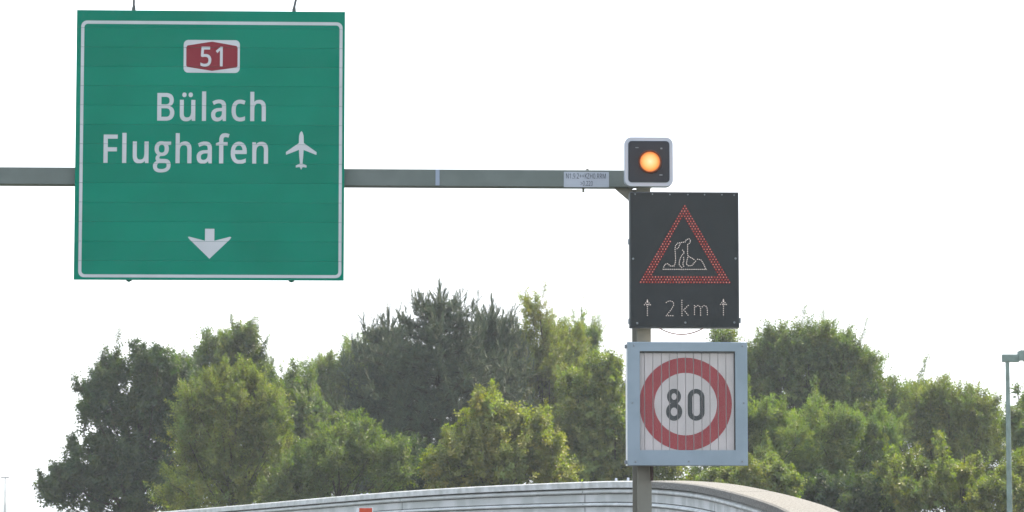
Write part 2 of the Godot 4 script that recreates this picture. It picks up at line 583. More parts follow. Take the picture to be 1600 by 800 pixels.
# ---------------------------------------------------------------- gantry
func gantry() -> void:
	var foot := g(1005, 700, 0.0)
	foot.y = 0.0
	var where := G * Transform3D(Basis(), foot)
	var o := thing("cantilever_gantry", "grey green steel cantilever gantry carrying the signs over the road", "gantry", where)
	var b := func(x, y, z := 0.0): return g(x, y, z) - foot
	# beam: the front face at z 0.09
	var l: Vector3 = b.call(-560, 277, 0.09)
	var top: float = b.call(700, 264.5, 0.09).y
	var low: float = b.call(700, 291.3, 0.09).y
	var right: float = b.call(992, 280, 0.09).x
	var st := mb()
	span(st, Vector3(l.x, low, -0.13), Vector3(right, top, 0.09), 0.008)
	part("beam", st, M.steel, o)
	st = mb()
	span(st, Vector3(right + 0.004, low + 0.01, -0.14), Vector3(b.call(1018, 0, 0.0).x, top - 0.01, 0.07), 0.006)
	part("end_cap", st, M.steel, o)
	# post: an H section
	var pl: float = b.call(990.5, 700, 0.1).x
	var pr: float = b.call(1019.5, 700, 0.1).x
	var ptop := low - 0.006
	st = mb()
	span(st, Vector3(pl + 0.045, 0.03, 0.066), Vector3(pr - 0.012, ptop, 0.086), 0.003)
	span(st, Vector3(pl, 0.03, -0.15), Vector3(pr, ptop, -0.13), 0.003)
	span(st, Vector3((pl + pr) / 2 - 0.012, 0.03, -0.131), Vector3((pl + pr) / 2 + 0.012, ptop, 0.067), 0.002)
	part("post", st, M.post, o)
	st = mb()
	span(st, Vector3(pl - 0.15, 0.0, -0.3), Vector3(pr + 0.15, 0.03, 0.25), 0.006)
	part("foot_plate", st, M.post, o)
	for sx in [pl - 0.1, pr + 0.1]:
		for sz in [-0.23, 0.18]:
			st = mb()
			tube(st, [Vector3(sx, 0.03, sz), Vector3(sx, 0.09, sz)], [0.018, 0.018], 6)
			part("anchor_bolt", st, M.bolt, o)
	# gusset between beam and post
	var p0: Vector3 = b.call(960, 299, 0.0)
	var tri_p := PackedVector2Array([Vector2(p0.x, low - 0.004), Vector2(pl - 0.004, low - 0.004), Vector2(pl - 0.004, b.call(980, 318, 0.0).y)])
	st = mb()
	prism(st, tri_p, -0.02, 0.02)
	part("gusset", st, M.post, o)
	# band round the beam
	st = mb()
	var s0: Vector3 = b.call(680.5, 265.5, 0.096)
	var s1: Vector3 = b.call(686.8, 290.5, 0.096)
	span(st, Vector3(s0.x, low + 0.012, 0.091), Vector3(s1.x, top - 0.004, 0.096), 0.001)
	part("marking_strip", st, M.sticker, o)
	# a drain stub under the beam and a bolt head above it
	var d: Vector3 = b.call(911.5, 300, 0.03)
	st = mb()
	tube(st, [Vector3(d.x, low - 0.003, 0.03), Vector3(d.x, low - 0.062, 0.03)], [0.017, 0.017], 8)
	part("drain_stub", st, M.post, o)
	st = mb()
	tube(st, [Vector3(b.call(917, 0, 0.0).x, top + 0.002, 0.03), Vector3(b.call(917, 0, 0.0).x, top + 0.022, 0.03)], [0.025, 0.016], 8)
	part("bolt", st, M.post, o)
	# the number plate on the beam
	var a0: Vector3 = b.call(881, 292.3, 0.1)
	var a1: Vector3 = b.call(951.5, 268.6, 0.1)
	var plate := thing("number_plate", "small white plate with two lines of grey lettering on the gantry beam", "plate", G * Transform3D(Basis(), foot + Vector3((a0.x + a1.x) / 2, a0.y, 0.092)))
	var w := (a1.x - a0.x) / 2
	var h := a1.y - a0.y
	st = mb()
	prism(st, round_rect(-w, 0, w, h, 0.008, 3), 0.0, 0.006)
	part("panel", st, M.plate, plate)
	st = mb()
	film(st, lettering("N1.9.2++KZH0.RRM", 400, -w * 0.90, w * 0.86, h * 0.56, h * 0.33), -1, 1, 0.0072)
	film(st, lettering(">0.220", 400, -w * 0.26, w * 0.28, h * 0.09, h * 0.31), -1, 1, 0.0072)
	part("lettering", st, M.plate_ink, plate)

# ---------------------------------------------------------------- green direction sign
func direction_sign() -> void:
	var z := 0.24
	var bl := g(115, 437, z)
	var tr := g(539.2, 18.5, z)
	var base := Vector3((bl.x + tr.x) / 2, bl.y, z)
	var o := thing("direction_sign", "large square green motorway sign with white border, destinations and down arrow", "road sign", G * Transform3D(Basis(), base))
	var W := tr.x - bl.x
	var H := tr.y - bl.y
	# picture columns and rows to metres on the sign
	var X := func(px: float) -> float: return (px - 327.1) * W / 424.2
	var Y := func(py: float) -> float: return (437.0 - py) * H / 418.5
	var P := func(list: Array) -> PackedVector2Array:
		var r := PackedVector2Array()
		for v in list: r.append(Vector2(X.call(v[0]), Y.call(v[1])))
		return r
	var white := []
	white.append(round_rect(X.call(122), Y.call(433.2), X.call(535.4), Y.call(35), 0.075))
	white.append(round_rect(X.call(127), Y.call(428.6), X.call(530.6), Y.call(40), 0.045))
	white.append_array(lettering("Bülach", 400, X.call(244), X.call(413.8), Y.call(189.6), Y.call(148.0) - Y.call(189.6), 0.05, 0.018))
	white.append_array(lettering("Flughafen", 400, X.call(160.2), X.call(417.8), Y.call(255.6), Y.call(213.2) - Y.call(255.6), 0.05, 0.018))
	white.append(P.call([[293.5, 371.0], [295, 369.8], [320.3, 376.2], [320.3, 357.6], [335.0, 357.6], [335.0, 376.2], [360.0, 369.8], [361.6, 371.0], [359, 374.5], [327.6, 404.0], [297, 375]]))
	white.append(P.call([[471, 205.3], [473.2, 208], [474.6, 213], [474.9, 224], [495.2, 238], [495.0, 242.4], [474.7, 234.6], [474.0, 246], [473.0, 255.8], [479.6, 259.0], [479.4, 262.2], [473.4, 261.2], [471, 265.4], [468.6, 261.2], [462.6, 262.2], [462.4, 259.0], [469.0, 255.8], [468.0, 246], [467.3, 234.6], [447.0, 242.4], [446.8, 238], [467.1, 224], [467.4, 213], [468.8, 208]]))
	var shield := [round_rect(X.call(284), Y.call(115.4), X.call(372.8), Y.call(64.2), 0.06)]
	var red := [P.call([[290, 72.8], [329, 66.6], [367.5, 73.2], [369.3, 76], [369.3, 104.5], [367.5, 106.8], [329, 112.4], [290, 106.4], [288.2, 104], [288.2, 75.5]])]
	var digits := lettering("51", 400, X.call(311.2), X.call(345.2), Y.call(104.7), Y.call(75.2) - Y.call(104.7), 0.08, 0.018)
	# the boards, laid one above another with open joints between them
	var cuts := [437.0]
	for k in range(12, -1, -1): cuts.append(46.0 + 30.12 * k)
	cuts.append(18.5)
	for k in cuts.size() - 1:
		var y0: float = Y.call(cuts[k]) + 0.0008
		var y1: float = Y.call(cuts[k + 1]) - 0.0008
		var mesh := ArrayMesh.new()
		var st := mb()
		span(st, Vector3(-W / 2, y0, -0.035), Vector3(W / 2, y1, 0.0), 0.0008)
		st.set_material(M["green_%d" % [1, 0, 2, 1, 2, 0][k % 6]])
		st.commit(mesh)
		for layer in [[white, M.white, 0.0012], [shield, M.white, 0.0012], [red, M.red_print, 0.0022], [digits, M.white, 0.0032]]:
			st = mb()
			if film(st, layer[0], y0 + 0.001, y1 - 0.001, layer[2]):
				st.set_material(layer[1])
				st.commit(mesh)
		part("board", mesh, null, o)
	var st := mb()
	span(st, Vector3(-W / 2 + 0.012, 0.012, -0.06), Vector3(W / 2 - 0.012, H - 0.012, -0.038), 0.003)
	part("back_sheet", st, M.groove, o)
	# two upright hangers behind, whose ends show below, and the rods above
	for px in [201.0, 456.5]:
		st = mb()
		var x: float = X.call(px)
		span(st, Vector3(x - 0.035, -0.012, -0.10), Vector3(x + 0.035, H - 0.06, -0.062), 0.006)
		part("hanger", st, M.steel, o)
		st = mb()
		tube(st, [Vector3(x, -0.005, -0.05), Vector3(x, -0.022, -0.05)], [0.02, 0.016], 8)
		part("bolt", st, M.green, o)
		var top: float = X.call(204.0 if px < 300 else 458.0)
		st = mb()
		var lean := 0.0 if px < 300 else 0.035
		tube(st, [Vector3(top, H - 0.03, -0.045), Vector3(top, H + 0.03, -0.045), Vector3(top + 0.004, H + 0.07, -0.045)], [0.024, 0.026, 0.016], 8)
		tube(st, [Vector3(top, H + 0.055, -0.045), Vector3(top + lean * 8.0, H + 1.4, -0.25)], [0.016, 0.016], 8)
		part("stay_rod", st, M.rod, o)
	st = mb()
	tube(st, [Vector3(X.call(150), H + 1.4, -0.25), Vector3(X.call(540), H + 1.4, -0.25)], [0.03, 0.03], 10)
	part("stay_rail", st, M.steel, o)
	# the clamps that hold the hangers to the beam
	for px in [201.0, 456.5]:
		st = mb()
		var x: float = X.call(px)
		var ym: float = g(700, 278, 0.09).y - base.y
		span(st, Vector3(x - 0.06, ym - 0.17, -0.146), Vector3(x + 0.06, ym + 0.17, -0.103), 0.004)
		part("clamp", st, M.steel, o)

# ---------------------------------------------------------------- amber warning light
func warning_light() -> void:
	var z := 0.36
	var bl := g(976.2, 291.3, z)
	var tr := g(1051.4, 214.4, z)
	var W := tr.x - bl.x
	var H := tr.y - bl.y
	var s := W / 75.2
	var o := thing("amber_warning_light", "lit round amber warning light in a white framed square housing", "traffic light", G * Transform3D(Basis(), Vector3((bl.x + tr.x) / 2, bl.y, z)))
	var st := mb()
	prism(st, round_rect(-W / 2, 0, W / 2, H, 10.5 * s, 8), -0.14, 0.0, 0.006)
	part("housing", st, M.lamp_white, o)
	st = mb()
	prism(st, round_rect(-32.0 * s, 6.6 * s, 32.0 * s, H - 6.2 * s, 5.5 * s, 6), 0.001, 0.01, 0.003)
	part("black_screen", st, M.lamp_face, o)
	var c := Vector3(1.6 * s, 38.6 * s, 0)
	st = mb()
	var ring := []
	for k in 41: ring.append(c + Vector3(cos(TAU * k / 40.0), sin(TAU * k / 40.0), 0) * 17.0 * s + Vector3(0, 0, 0.018))
	for k in 40:
		for j in 8:
			var f := func(kk, jj):
				var rad: Vector3 = (ring[kk] - c - Vector3(0, 0, 0.018)).normalized()
				return ring[kk] + (rad * cos(TAU * jj / 8.0) + Vector3(0, 0, 1) * sin(TAU * jj / 8.0)) * 0.012
			quad(st, f.call(k, j), f.call(k + 1, j), f.call(k + 1, j + 1), f.call(k, j + 1), f.call(k, j) + f.call(k + 1, j + 1) - ring[k] - ring[k + 1])
	part("lens_rim", st, M.lens_rim, o)
	# the lens: a shallow dome with moulded ribs
	st = mb()
	var R := 16.2 * s
	var pt := func(i, k):
		var r: float = R * i / 10.0
		var p := c + Vector3(r * cos(TAU * k / 36.0), r * sin(TAU * k / 36.0), 0.014 + 0.03 * (1.0 - pow(i / 10.0, 2.0)) + (0.002 if i % 2 else 0.0))
		return [p, Vector2(0.5 + 0.5 * i / 10.0 * cos(TAU * k / 36.0), 0.5 - 0.5 * i / 10.0 * sin(TAU * k / 36.0))]
	for i in 10:
		for k in 36:
			var q := [pt.call(i, k), pt.call(i + 1, k), pt.call(i + 1, k + 1), pt.call(i, k + 1)]
			for t in ([[0, 2, 1], [0, 3, 2]]):
				for j in t:
					st.set_normal((q[j][0] - c + Vector3(0, 0, 0.1)).normalized())
					st.set_uv(q[j][1])
					st.add_vertex(q[j][0])
	part("lamp_lens", st, M.amber, o)
	var l := OmniLight3D.new()
	l.name = "amber_light"
	l.light_color = Color(1.0, 0.6, 0.22)
	l.light_energy = 0.02
	l.light_size = 0.12
	l.omni_range = 40.0
	l.omni_attenuation = 2.0
	l.shadow_enabled = true
	l.position = c + Vector3(0, 0, 0.25)
	o.add_child(l)
	# small pale clips on the screen
	for q in [[-18.5, 60.5, 5.0, 1.2], [19.5, 59.5, 3.0, 2.4], [18.5, 18.0, 5.0, 1.6]]:
		st = mb()
		box(st, Vector3(q[0] * s, q[1] * s, 0.012), Vector3(q[2] * s, q[3] * s, 0.008), 0.002)
		part("clip", st, M.bolt, o)
	st = mb()
	span(st, Vector3(-0.06, 0.1, -0.262), Vector3(0.06, H - 0.12, -0.143), 0.004)
	part("bracket", st, M.steel, o)

# ---------------------------------------------------------------- LED sign
func dot(st: SurfaceTool, c: Vector3, r: float) -> void:
	for k in 6:
		tri(st, c + Vector3(0, 0, r * 0.4), c + Vector3(cos(TAU * k / 6.0), sin(TAU * k / 6.0), 0) * r, c + Vector3(cos(TAU * (k + 1) / 6.0), sin(TAU * (k + 1) / 6.0), 0) * r, Vector3(0, 0, 1))

func led_sign() -> void:
	var z := 0.38
	var bl := g(984.6, 512, z)
	var tr := g(1154.0, 300.3, z)
	var W := tr.x - bl.x
	var H := tr.y - bl.y
	var s := W / 169.4
	var o := thing("led_sign", "black LED sign showing a roadworks triangle above 2 km between arrows", "led sign", G * Transform3D(Basis(), Vector3((bl.x + tr.x) / 2, bl.y, z)))
	var X := func(px: float) -> float: return (px - 1069.3) * s
	var Y := func(py: float) -> float: return (512.0 - py) * H / 211.7
	var st := mb()
	span(st, Vector3(-W / 2, 0, -0.20), Vector3(W / 2, H, 0.0), 0.008)
	part("housing", st, M.black_edge, o)
	st = mb()
	span(st, Vector3(-W / 2 + 0.012, 0.012, 0.001), Vector3(W / 2 - 0.012, H - 0.012, 0.006), 0.002)
	part("black_screen", st, M.black, o)
	# the red triangle: staggered rows of lamps between two triangles
	var T := func(zx, zy): return Vector2(X.call(995.0 + zx / 5.714), Y.call(310.0 + zy / 5.714))
	var outer := PackedVector2Array([T.call(420, 40), T.call(22, 768), T.call(834, 768)])
	var inner := PackedVector2Array([T.call(422, 170), T.call(128, 684), T.call(727, 684)])
	var a := mb()
	var b := mb()
	var c := mb()
	for row in 31:
		var zy := 72.0 + row * 22.6
		for k in range(-20, 20):
			var p: Vector2 = T.call(428.0 + k * 26.2 + (13.1 if row % 2 else 0.0), zy)
			if Geometry2D.is_point_in_polygon(p, outer) and not Geometry2D.is_point_in_polygon(p, inner):
				dot(a, Vector3(p.x, p.y, 0.0062), 2.0 * s)
				dot(b if rng.randf() < 0.7 else c, Vector3(p.x, p.y, 0.0152), rng.randf_range(0.75, 1.05) * s)
	part("red_led_lens", a, M.led_red, o).set_meta("kind", "stuff")
	part("red_led_lamp", b, M.led_red_core, o).set_meta("kind", "stuff")
	part("red_led_lamp", c, M.led_red_weak, o).set_meta("kind", "stuff")
	# the white picture: strings of lamps
	a = mb()
	var pen := func(pts: Array, step: float, sx: float, ox: float, oy: float):
		var left := 0.0
		for k in pts.size() - 1:
			var u := Vector2(pts[k][0], pts[k][1])
			var v := Vector2(pts[k + 1][0], pts[k + 1][1])
			var d := left
			while d < u.distance_to(v):
				var p := u.lerp(v, d / u.distance_to(v))
				dot(a, Vector3(X.call(ox + p.x / sx), Y.call(oy + p.y / sx), 0.0065), 0.8 * s)
				d += step
			left = d - u.distance_to(v)
	for path in [
		[[240, 615], [250, 592], [275, 585], [300, 606], [330, 606], [343, 580], [345, 540], [343, 500], [340, 455], [345, 425], [365, 402], [400, 395], [430, 392], [440, 372], [465, 362], [480, 380], [472, 400], [452, 415], [452, 450], [452, 500], [458, 520], [490, 535], [518, 555]],
		[[540, 545], [570, 550], [595, 590], [612, 632]], [[452, 530], [445, 560], [440, 588], [460, 605], [490, 600], [522, 562]],
		[[408, 465], [424, 485], [405, 505], [390, 530], [380, 560], [375, 590], [385, 606], [400, 618]], [[415, 530], [419, 560], [408, 582], [414, 606], [428, 614]], [[385, 410], [372, 440], [358, 452]], [[235, 635], [618, 635]],
	]:
		pen.call(path, 16.5, 5.714, 995.0, 310.0)
	for path in [
		[[450, 202], [485, 180], [522, 182], [550, 205], [552, 238], [520, 295], [448, 385], [560, 385]], [[665, 172], [665, 386]], [[752, 242], [690, 302], [756, 386]],
		[[838, 245], [838, 386]], [[858, 258], [885, 243], [910, 256], [922, 285], [922, 386]], [[945, 260], [972, 242], [1000, 254], [1015, 285], [1015, 386]],
		[[190, 170], [190, 405]], [[150, 235], [190, 180]], [[230, 235], [190, 180]], [[150, 235], [232, 235]], [[1238, 160], [1238, 386]], [[1198, 226], [1238, 172]], [[1278, 226], [1238, 172]], [[1198, 226], [1280, 226]],
	]:
		pen.call(path, 30.0, 8.888, 990.0, 450.0)
	part("white_led_lamp", a, M.led_white, o).set_meta("kind", "stuff")
	# screws
	for q in [[989.5, 405], [1148.6, 404], [995.5, 505], [1070, 504], [1146, 503.5], [993, 304], [1020, 304], [1047, 304.5], [1075, 304.5], [1101, 304.5], [1128, 304.5], [1147, 305]]:
		st = mb()
		tube(st, [Vector3(X.call(q[0]), Y.call(q[1]), 0.006), Vector3(X.call(q[0]), Y.call(q[1]), 0.014)], [1.7 * s if q[1] > 400 else 1.1 * s, 1.3 * s if q[1] > 400 else 0.9 * s], 8)
		part("screw", st, M.bolt, o)
	for q in [[983.2, 378.0], [983.2, 502.0], [1155.6, 500.0]]:
		st = mb()
		box(st, Vector3(X.call(q[0]), Y.call(q[1]), -0.05), Vector3(0.022, 0.07, 0.05), 0.004)
		part("latch", st, M.bolt, o)
	# the thin cable that hangs below
	st = mb()
	var pts := []
	var rad := []
	for k in 17:
		var t := k / 16.0
		pts.append(Vector3(X.call(lerpf(1030.0, 1100.0, t)), 0.006 - 0.085 * (1.0 - pow(2.0 * t - 1.0, 2.0)), -0.1))
		rad.append(0.008)
	tube(st, pts, rad, 6)
	part("cable", st, M.cable, o)
	for y in [0.3, H - 0.35]:
		st = mb()
		span(st, Vector3(X.call(993), y, -0.285), Vector3(X.call(1019), y + 0.08, -0.203), 0.004)
		part("bracket", st, M.steel, o)

# ---------------------------------------------------------------- prism speed sign
func speed_sign() -> void:
	var z := 0.42
	var bl := g(980.8, 727.6, z)
	var tr := g(1167.6, 534.6, z)
	var W := tr.x - bl.x
	var H := tr.y - bl.y
	var s := W / 186.8
	var o := thing("speed_limit_sign", "boxed speed limit sign with red ring and 80 on upright slats", "road sign", G * Transform3D(Basis(), Vector3((bl.x + tr.x) / 2, bl.y, z)))
	var X := func(px: float) -> float: return (px - 1074.2) * s
	var Y := func(py: float) -> float: return (727.6 - py) * H / 193.0
	var x0: float = X.call(1000.0)
	var x1: float = X.call(1148.6)
	var y0: float = Y.call(703.4)
	var y1: float = Y.call(549.0)
	var deep := 0.34
	var st := mb()
	# front frame, mitred round the window
	var of := [Vector2(-W / 2, 0), Vector2(W / 2, 0), Vector2(W / 2, H), Vector2(-W / 2, H)]
	var inn := [Vector2(x0, y0), Vector2(x1, y0), Vector2(x1, y1), Vector2(x0, y1)]
	var e := 0.008
	for k in 4:
		var a: Vector2 = of[k]
		var b: Vector2 = of[(k + 1) % 4]
		var c: Vector2 = inn[(k + 1) % 4]
		var d: Vector2 = inn[k]
		var mid := Vector2(0, H / 2)
		var sh := func(p: Vector2, q: Vector2, by: float): return p + Vector2(signf(q.x - p.x), signf(q.y - p.y)) * by
		var a2: Vector2 = sh.call(a, mid, e)
		var b2: Vector2 = sh.call(b, mid, e)
		var out := Vector3((b - a).y, -(b - a).x, 0).normalized()
		quad(st, Vector3(a2.x, a2.y, 0), Vector3(b2.x, b2.y, 0), Vector3(c.x, c.y, 0), Vector3(d.x, d.y, 0), Vector3(0, 0, 1))
		quad(st, Vector3(a2.x, a2.y, 0), Vector3(b2.x, b2.y, 0), Vector3(b.x, b.y, -e), Vector3(a.x, a.y, -e), out + Vector3(0, 0, 1))
		quad(st, Vector3(a.x, a.y, -e), Vector3(b.x, b.y, -e), Vector3(b.x, b.y, -0.05), Vector3(a.x, a.y, -0.05), out)
		quad(st, Vector3(d.x, d.y, 0), Vector3(c.x, c.y, 0), Vector3(c.x, c.y, -0.03), Vector3(d.x, d.y, -0.03), -out)
	part("frame", st, M.box_paint, o)
	# the case behind it: four sides and a back
	st = mb()
	span(st, Vector3(-W / 2 + 0.004, 0.004, -deep), Vector3(-W / 2 + 0.014, H - 0.004, -0.052), 0.002)
	part("side_panel", st, M.box_side, o)
	st = mb()
	span(st, Vector3(W / 2 - 0.014, 0.004, -deep), Vector3(W / 2 - 0.004, H - 0.004, -0.052), 0.002)
	part("side_panel", st, M.box_side, o)
	st = mb()
	span(st, Vector3(-W / 2 + 0.015, 0.004, -deep), Vector3(W / 2 - 0.015, 0.014, -0.052), 0.002)
	part("bottom_panel", st, M.box_side, o)
	st = mb()
	span(st, Vector3(-W / 2 + 0.015, H - 0.014, -deep), Vector3(W / 2 - 0.015, H - 0.004, -0.052), 0.002)
	part("top_panel", st, M.box_side, o)
	st = mb()
	span(st, Vector3(-W / 2 + 0.015, 0.015, -deep + 0.002), Vector3(W / 2 - 0.015, H - 0.015, -deep + 0.012), 0.002)
	part("back_panel", st, M.box_side, o)
	st = mb()
	span(st, Vector3(-W / 2 + 0.03, 0.03, -0.20), Vector3(W / 2 - 0.03, H - 0.03, -0.19), 0.002)
	span(st, Vector3(x0 - 0.03, Y.call(554.0), -0.12), Vector3(x1 + 0.03, Y.call(545.0), -0.06), 0.003)
	part("mounting_plate", st, M.inside, o)
	# twelve upright slats that carry the print between them
	var ring := [ellipse(X.call(1071.7), Y.call(631.4), 72.0 * s, 72.6 * H / 193.0, 96), ellipse(X.call(1071.7), Y.call(631.4), 48.8 * s, 48.8 * H / 193.0, 80)]
	var oval := func(cx, cy, rx, ry, t): return [ellipse(X.call(cx), Y.call(cy), rx * s, ry * s, 40), ellipse(X.call(cx), Y.call(cy), (rx - t) * s, (ry - t) * s, 32)]
	var zero := func(cx, cy, rx, ry, t):
		var c := []
		for f in [0.0, t]:
			c.append(round_rect(X.call(cx - rx + f), Y.call(cy + ry - f), X.call(cx + rx - f), Y.call(cy - ry + f), (rx - f) * s * 0.999, 12))
		return c
	var inks := [zero.call(1088.0, 632.4, 13.1, 24.8, 7.3), oval.call(1053.7, 619.6, 10.9, 12.1, 6.9), oval.call(1053.7, 643.4, 12.6, 13.9, 7.3)]
	var edges := [1000.2]
	for zx in [132, 168, 205, 238.5, 273.5, 308, 342.5, 378, 413, 448, 482, 517]: edges.append(960.0 + zx / 2.7583)
	for k in edges.size() - 1:
		var a: float = X.call(edges[k]) + 0.0022
		var b: float = X.call(edges[k + 1]) - 0.0022
		var mesh := ArrayMesh.new()
		st = mb()
		span(st, Vector3(a, y0 - 0.015, -0.09), Vector3(b, Y.call(552.0), -0.055), 0.004)
		st.set_material(M["slat_%d" % [0, 1, 2, 1][k % 4]])
		st.commit(mesh)
		st = mb()
		if film(st, ring, a + 0.003, b - 0.003, -0.0535, true):
			st.set_material(M.ring)
			st.commit(mesh)
		st = mb()
		var n := 0
		for ink in inks: n += film(st, ink, a + 0.002, b - 0.002, -0.0525 if ink != inks[2] else -0.0528, true)
		if n:
			st.set_material(M.digit)
			st.commit(mesh)
		part("prism_slat", mesh, null, o)
	# glass before the slats
	st = mb()
	quad(st, Vector3(x0 + 0.001, y0 + 0.001, -0.025), Vector3(x1 - 0.001, y0 + 0.001, -0.025), Vector3(x1 - 0.001, y1 - 0.001, -0.025), Vector3(x0 + 0.001, y1 - 0.001, -0.025), Vector3(0, 0, 1))
	part("glass_pane", st, M.pane, o)
	for q in [[988.5, 630], [1161.5, 630], [993, 721.5], [1075.5, 721], [1158.5, 721], [991, 540.5], [1160, 540.5]]:
		st = mb()
		tube(st, [Vector3(X.call(q[0]), Y.call(q[1]), 0.0), Vector3(X.call(q[0]), Y.call(q[1]), 0.007)], [1.5 * s, 1.1 * s], 8)
		part("screw", st, M.bolt, o)
	for py in [541.0, 722.0]:
		st = mb()
		box(st, Vector3(-W / 2 - 0.012, Y.call(py), -0.14), Vector3(0.03, 0.05, 0.07), 0.005)
		part("hinge", st, M.bolt, o)
	st = mb()
	span(st, Vector3(X.call(1018.5), -0.19, -0.28), Vector3(X.call(1023.0), -0.002, -0.22), 0.006)
	part("cable_gland", st, M.gland, o)
	for y in [0.25, H - 0.3]:
		st = mb()
		span(st, Vector3(X.call(994), y, -deep - 0.004), Vector3(X.call(1018), y + 0.08, -deep - 0.0005), 0.001)
		part("bracket", st, M.steel, o)

# ---------------------------------------------------------------- street lamps and the beacon
func lamps() -> void:
	var d := 86.0
	var foot := at(1577.5, 800, d)
	foot.y = 0
	var o := thing("street_lamp", "pale green street lamp with a straight side arm before the trees", "street lamp", Transform3D(Basis(), foot))
	var top := at(1574, 562, d) - foot
	var st := mb()
	tube(st, [Vector3(0, 0, 0), Vector3(top.x * 0.3, top.y * 0.4, 0), top], [0.085, 0.075, 0.058], 14)
	part("pole", st, M.lamp_post, o)
	st = mb()
	var a := at(1565.5, 566, d) - foot
	var b := at(1592, 553.5, d) - foot
	span(st, Vector3(a.x, a.y, -0.07), Vector3(b.x, b.y, 0.07), 0.015)
	part("arm", st, M.lamp_post, o)
	st = mb()
	var c := at(1591, 563.5, d) - foot
	var e := at(1655, 547.5, d) - foot
	prism(st, PackedVector2Array([Vector2(c.x, c.y), Vector2(e.x, c.y + 0.05), Vector2(e.x + 0.05, c.y + 0.16), Vector2(e.x - 0.1, e.y - 0.02), Vector2(c.x + 0.05, e.y), Vector2(c.x, e.y - 0.03)]), -0.17, 0.17)
	part("lamp_head", st, M.lamp_post, o)
	st = mb()
	span(st, Vector3(c.x + 0.15, c.y - 0.03, -0.13), Vector3(e.x - 0.1, c.y + 0.02, 0.13), 0.02)
	part("lamp_glass", st, paint(lin(0.5, 0.5, 0.47), 0.2), o)
	# far away on the left
	d = 520.0
	foot = at(8, 800, d)
	foot.y = 0
	o = thing("lighting_mast", "faint distant lighting mast with a short crosspiece at far left", "street lamp", Transform3D(Basis(), foot))
	top = at(8, 746.5, d) - foot
	st = mb()
	tube(st, [Vector3.ZERO, top], [0.17, 0.12], 10)
	part("pole", st, M.far_post, o)
	for sx in [-1.0, 1.0]:
		st = mb()
		span(st, top + Vector3(sx * 0.02, -0.05, -0.2), top + Vector3(sx * 0.72, 0.22, 0.2), 0.05)
		part("lamp_head", st, M.rod, o)

func beacon() -> void:
	var d := 50.0
	var c := at(570, 793, d)
	var k := d / FOCAL
	var o := thing("guide_beacon", "orange red and white striped beacon board at the foot of the parapet", "traffic beacon", Transform3D(Basis(), Vector3(c.x, 0, -d)))
	var st := mb()
	span(st, Vector3(-0.35, 0, -0.2), Vector3(0.35, 0.12, 0.2), 0.03)
	part("foot", st, M.rod, o)
	st = mb()
	span(st, Vector3(-0.03, 0.12, -0.045), Vector3(0.03, c.y - 0.05, -0.012), 0.004)
	part("post", st, M.steel, o)
	st = mb()
	prism(st, round_rect(-13 * k, 0.55, 13 * k, c.y, 0.012, 3), -0.01, 0.01)
	part("board", st, M.beacon_white, o)
	for i in 3:
		var y1 := c.y - 0.008 - i * 0.44
		st = mb()
		var p := PackedVector2Array([Vector2(-8.6 * k, y1), Vector2(11.5 * k, y1), Vector2(11.5 * k, y1 - 0.36), Vector2(-8.6 * k, y1 - 0.2)])
		prism(st, p, 0.0105, 0.0125)
		part("red_stripe", st, M.beacon_red, o)

# ---------------------------------------------------------------- trees
var SPRIG := {}

# a leaf folded along its midrib
func leaf_shape(st: SurfaceTool, root: Vector3, dir: Vector3, up: Vector3, l: float, w: float, c: Color) -> void:
	var side := dir.cross(up).normalized()
	var n := side.cross(dir).normalized()
	var tip := root + dir * l - n * l * 0.12
	var mid := root + dir * l * 0.45
	for s in [-1.0, 1.0]:
		var q: Vector3 = mid + side * w * 0.5 * s + n * w * 0.16
		var nn: Vector3 = (q - root).cross(tip - root).normalized()
		for v in [root, tip, q]:
			st.set_normal(nn)
			st.set_color(c)
			st.add_vertex(v)

func needle_corners(root: Vector3, side: Vector3, tip: Vector3, n: Vector3) -> Array:
	if (side * 2.0).cross(side + tip).dot(n) > 0.0: return [root - side, root + tip, root + side]
	return [root - side, root + side, root + tip]

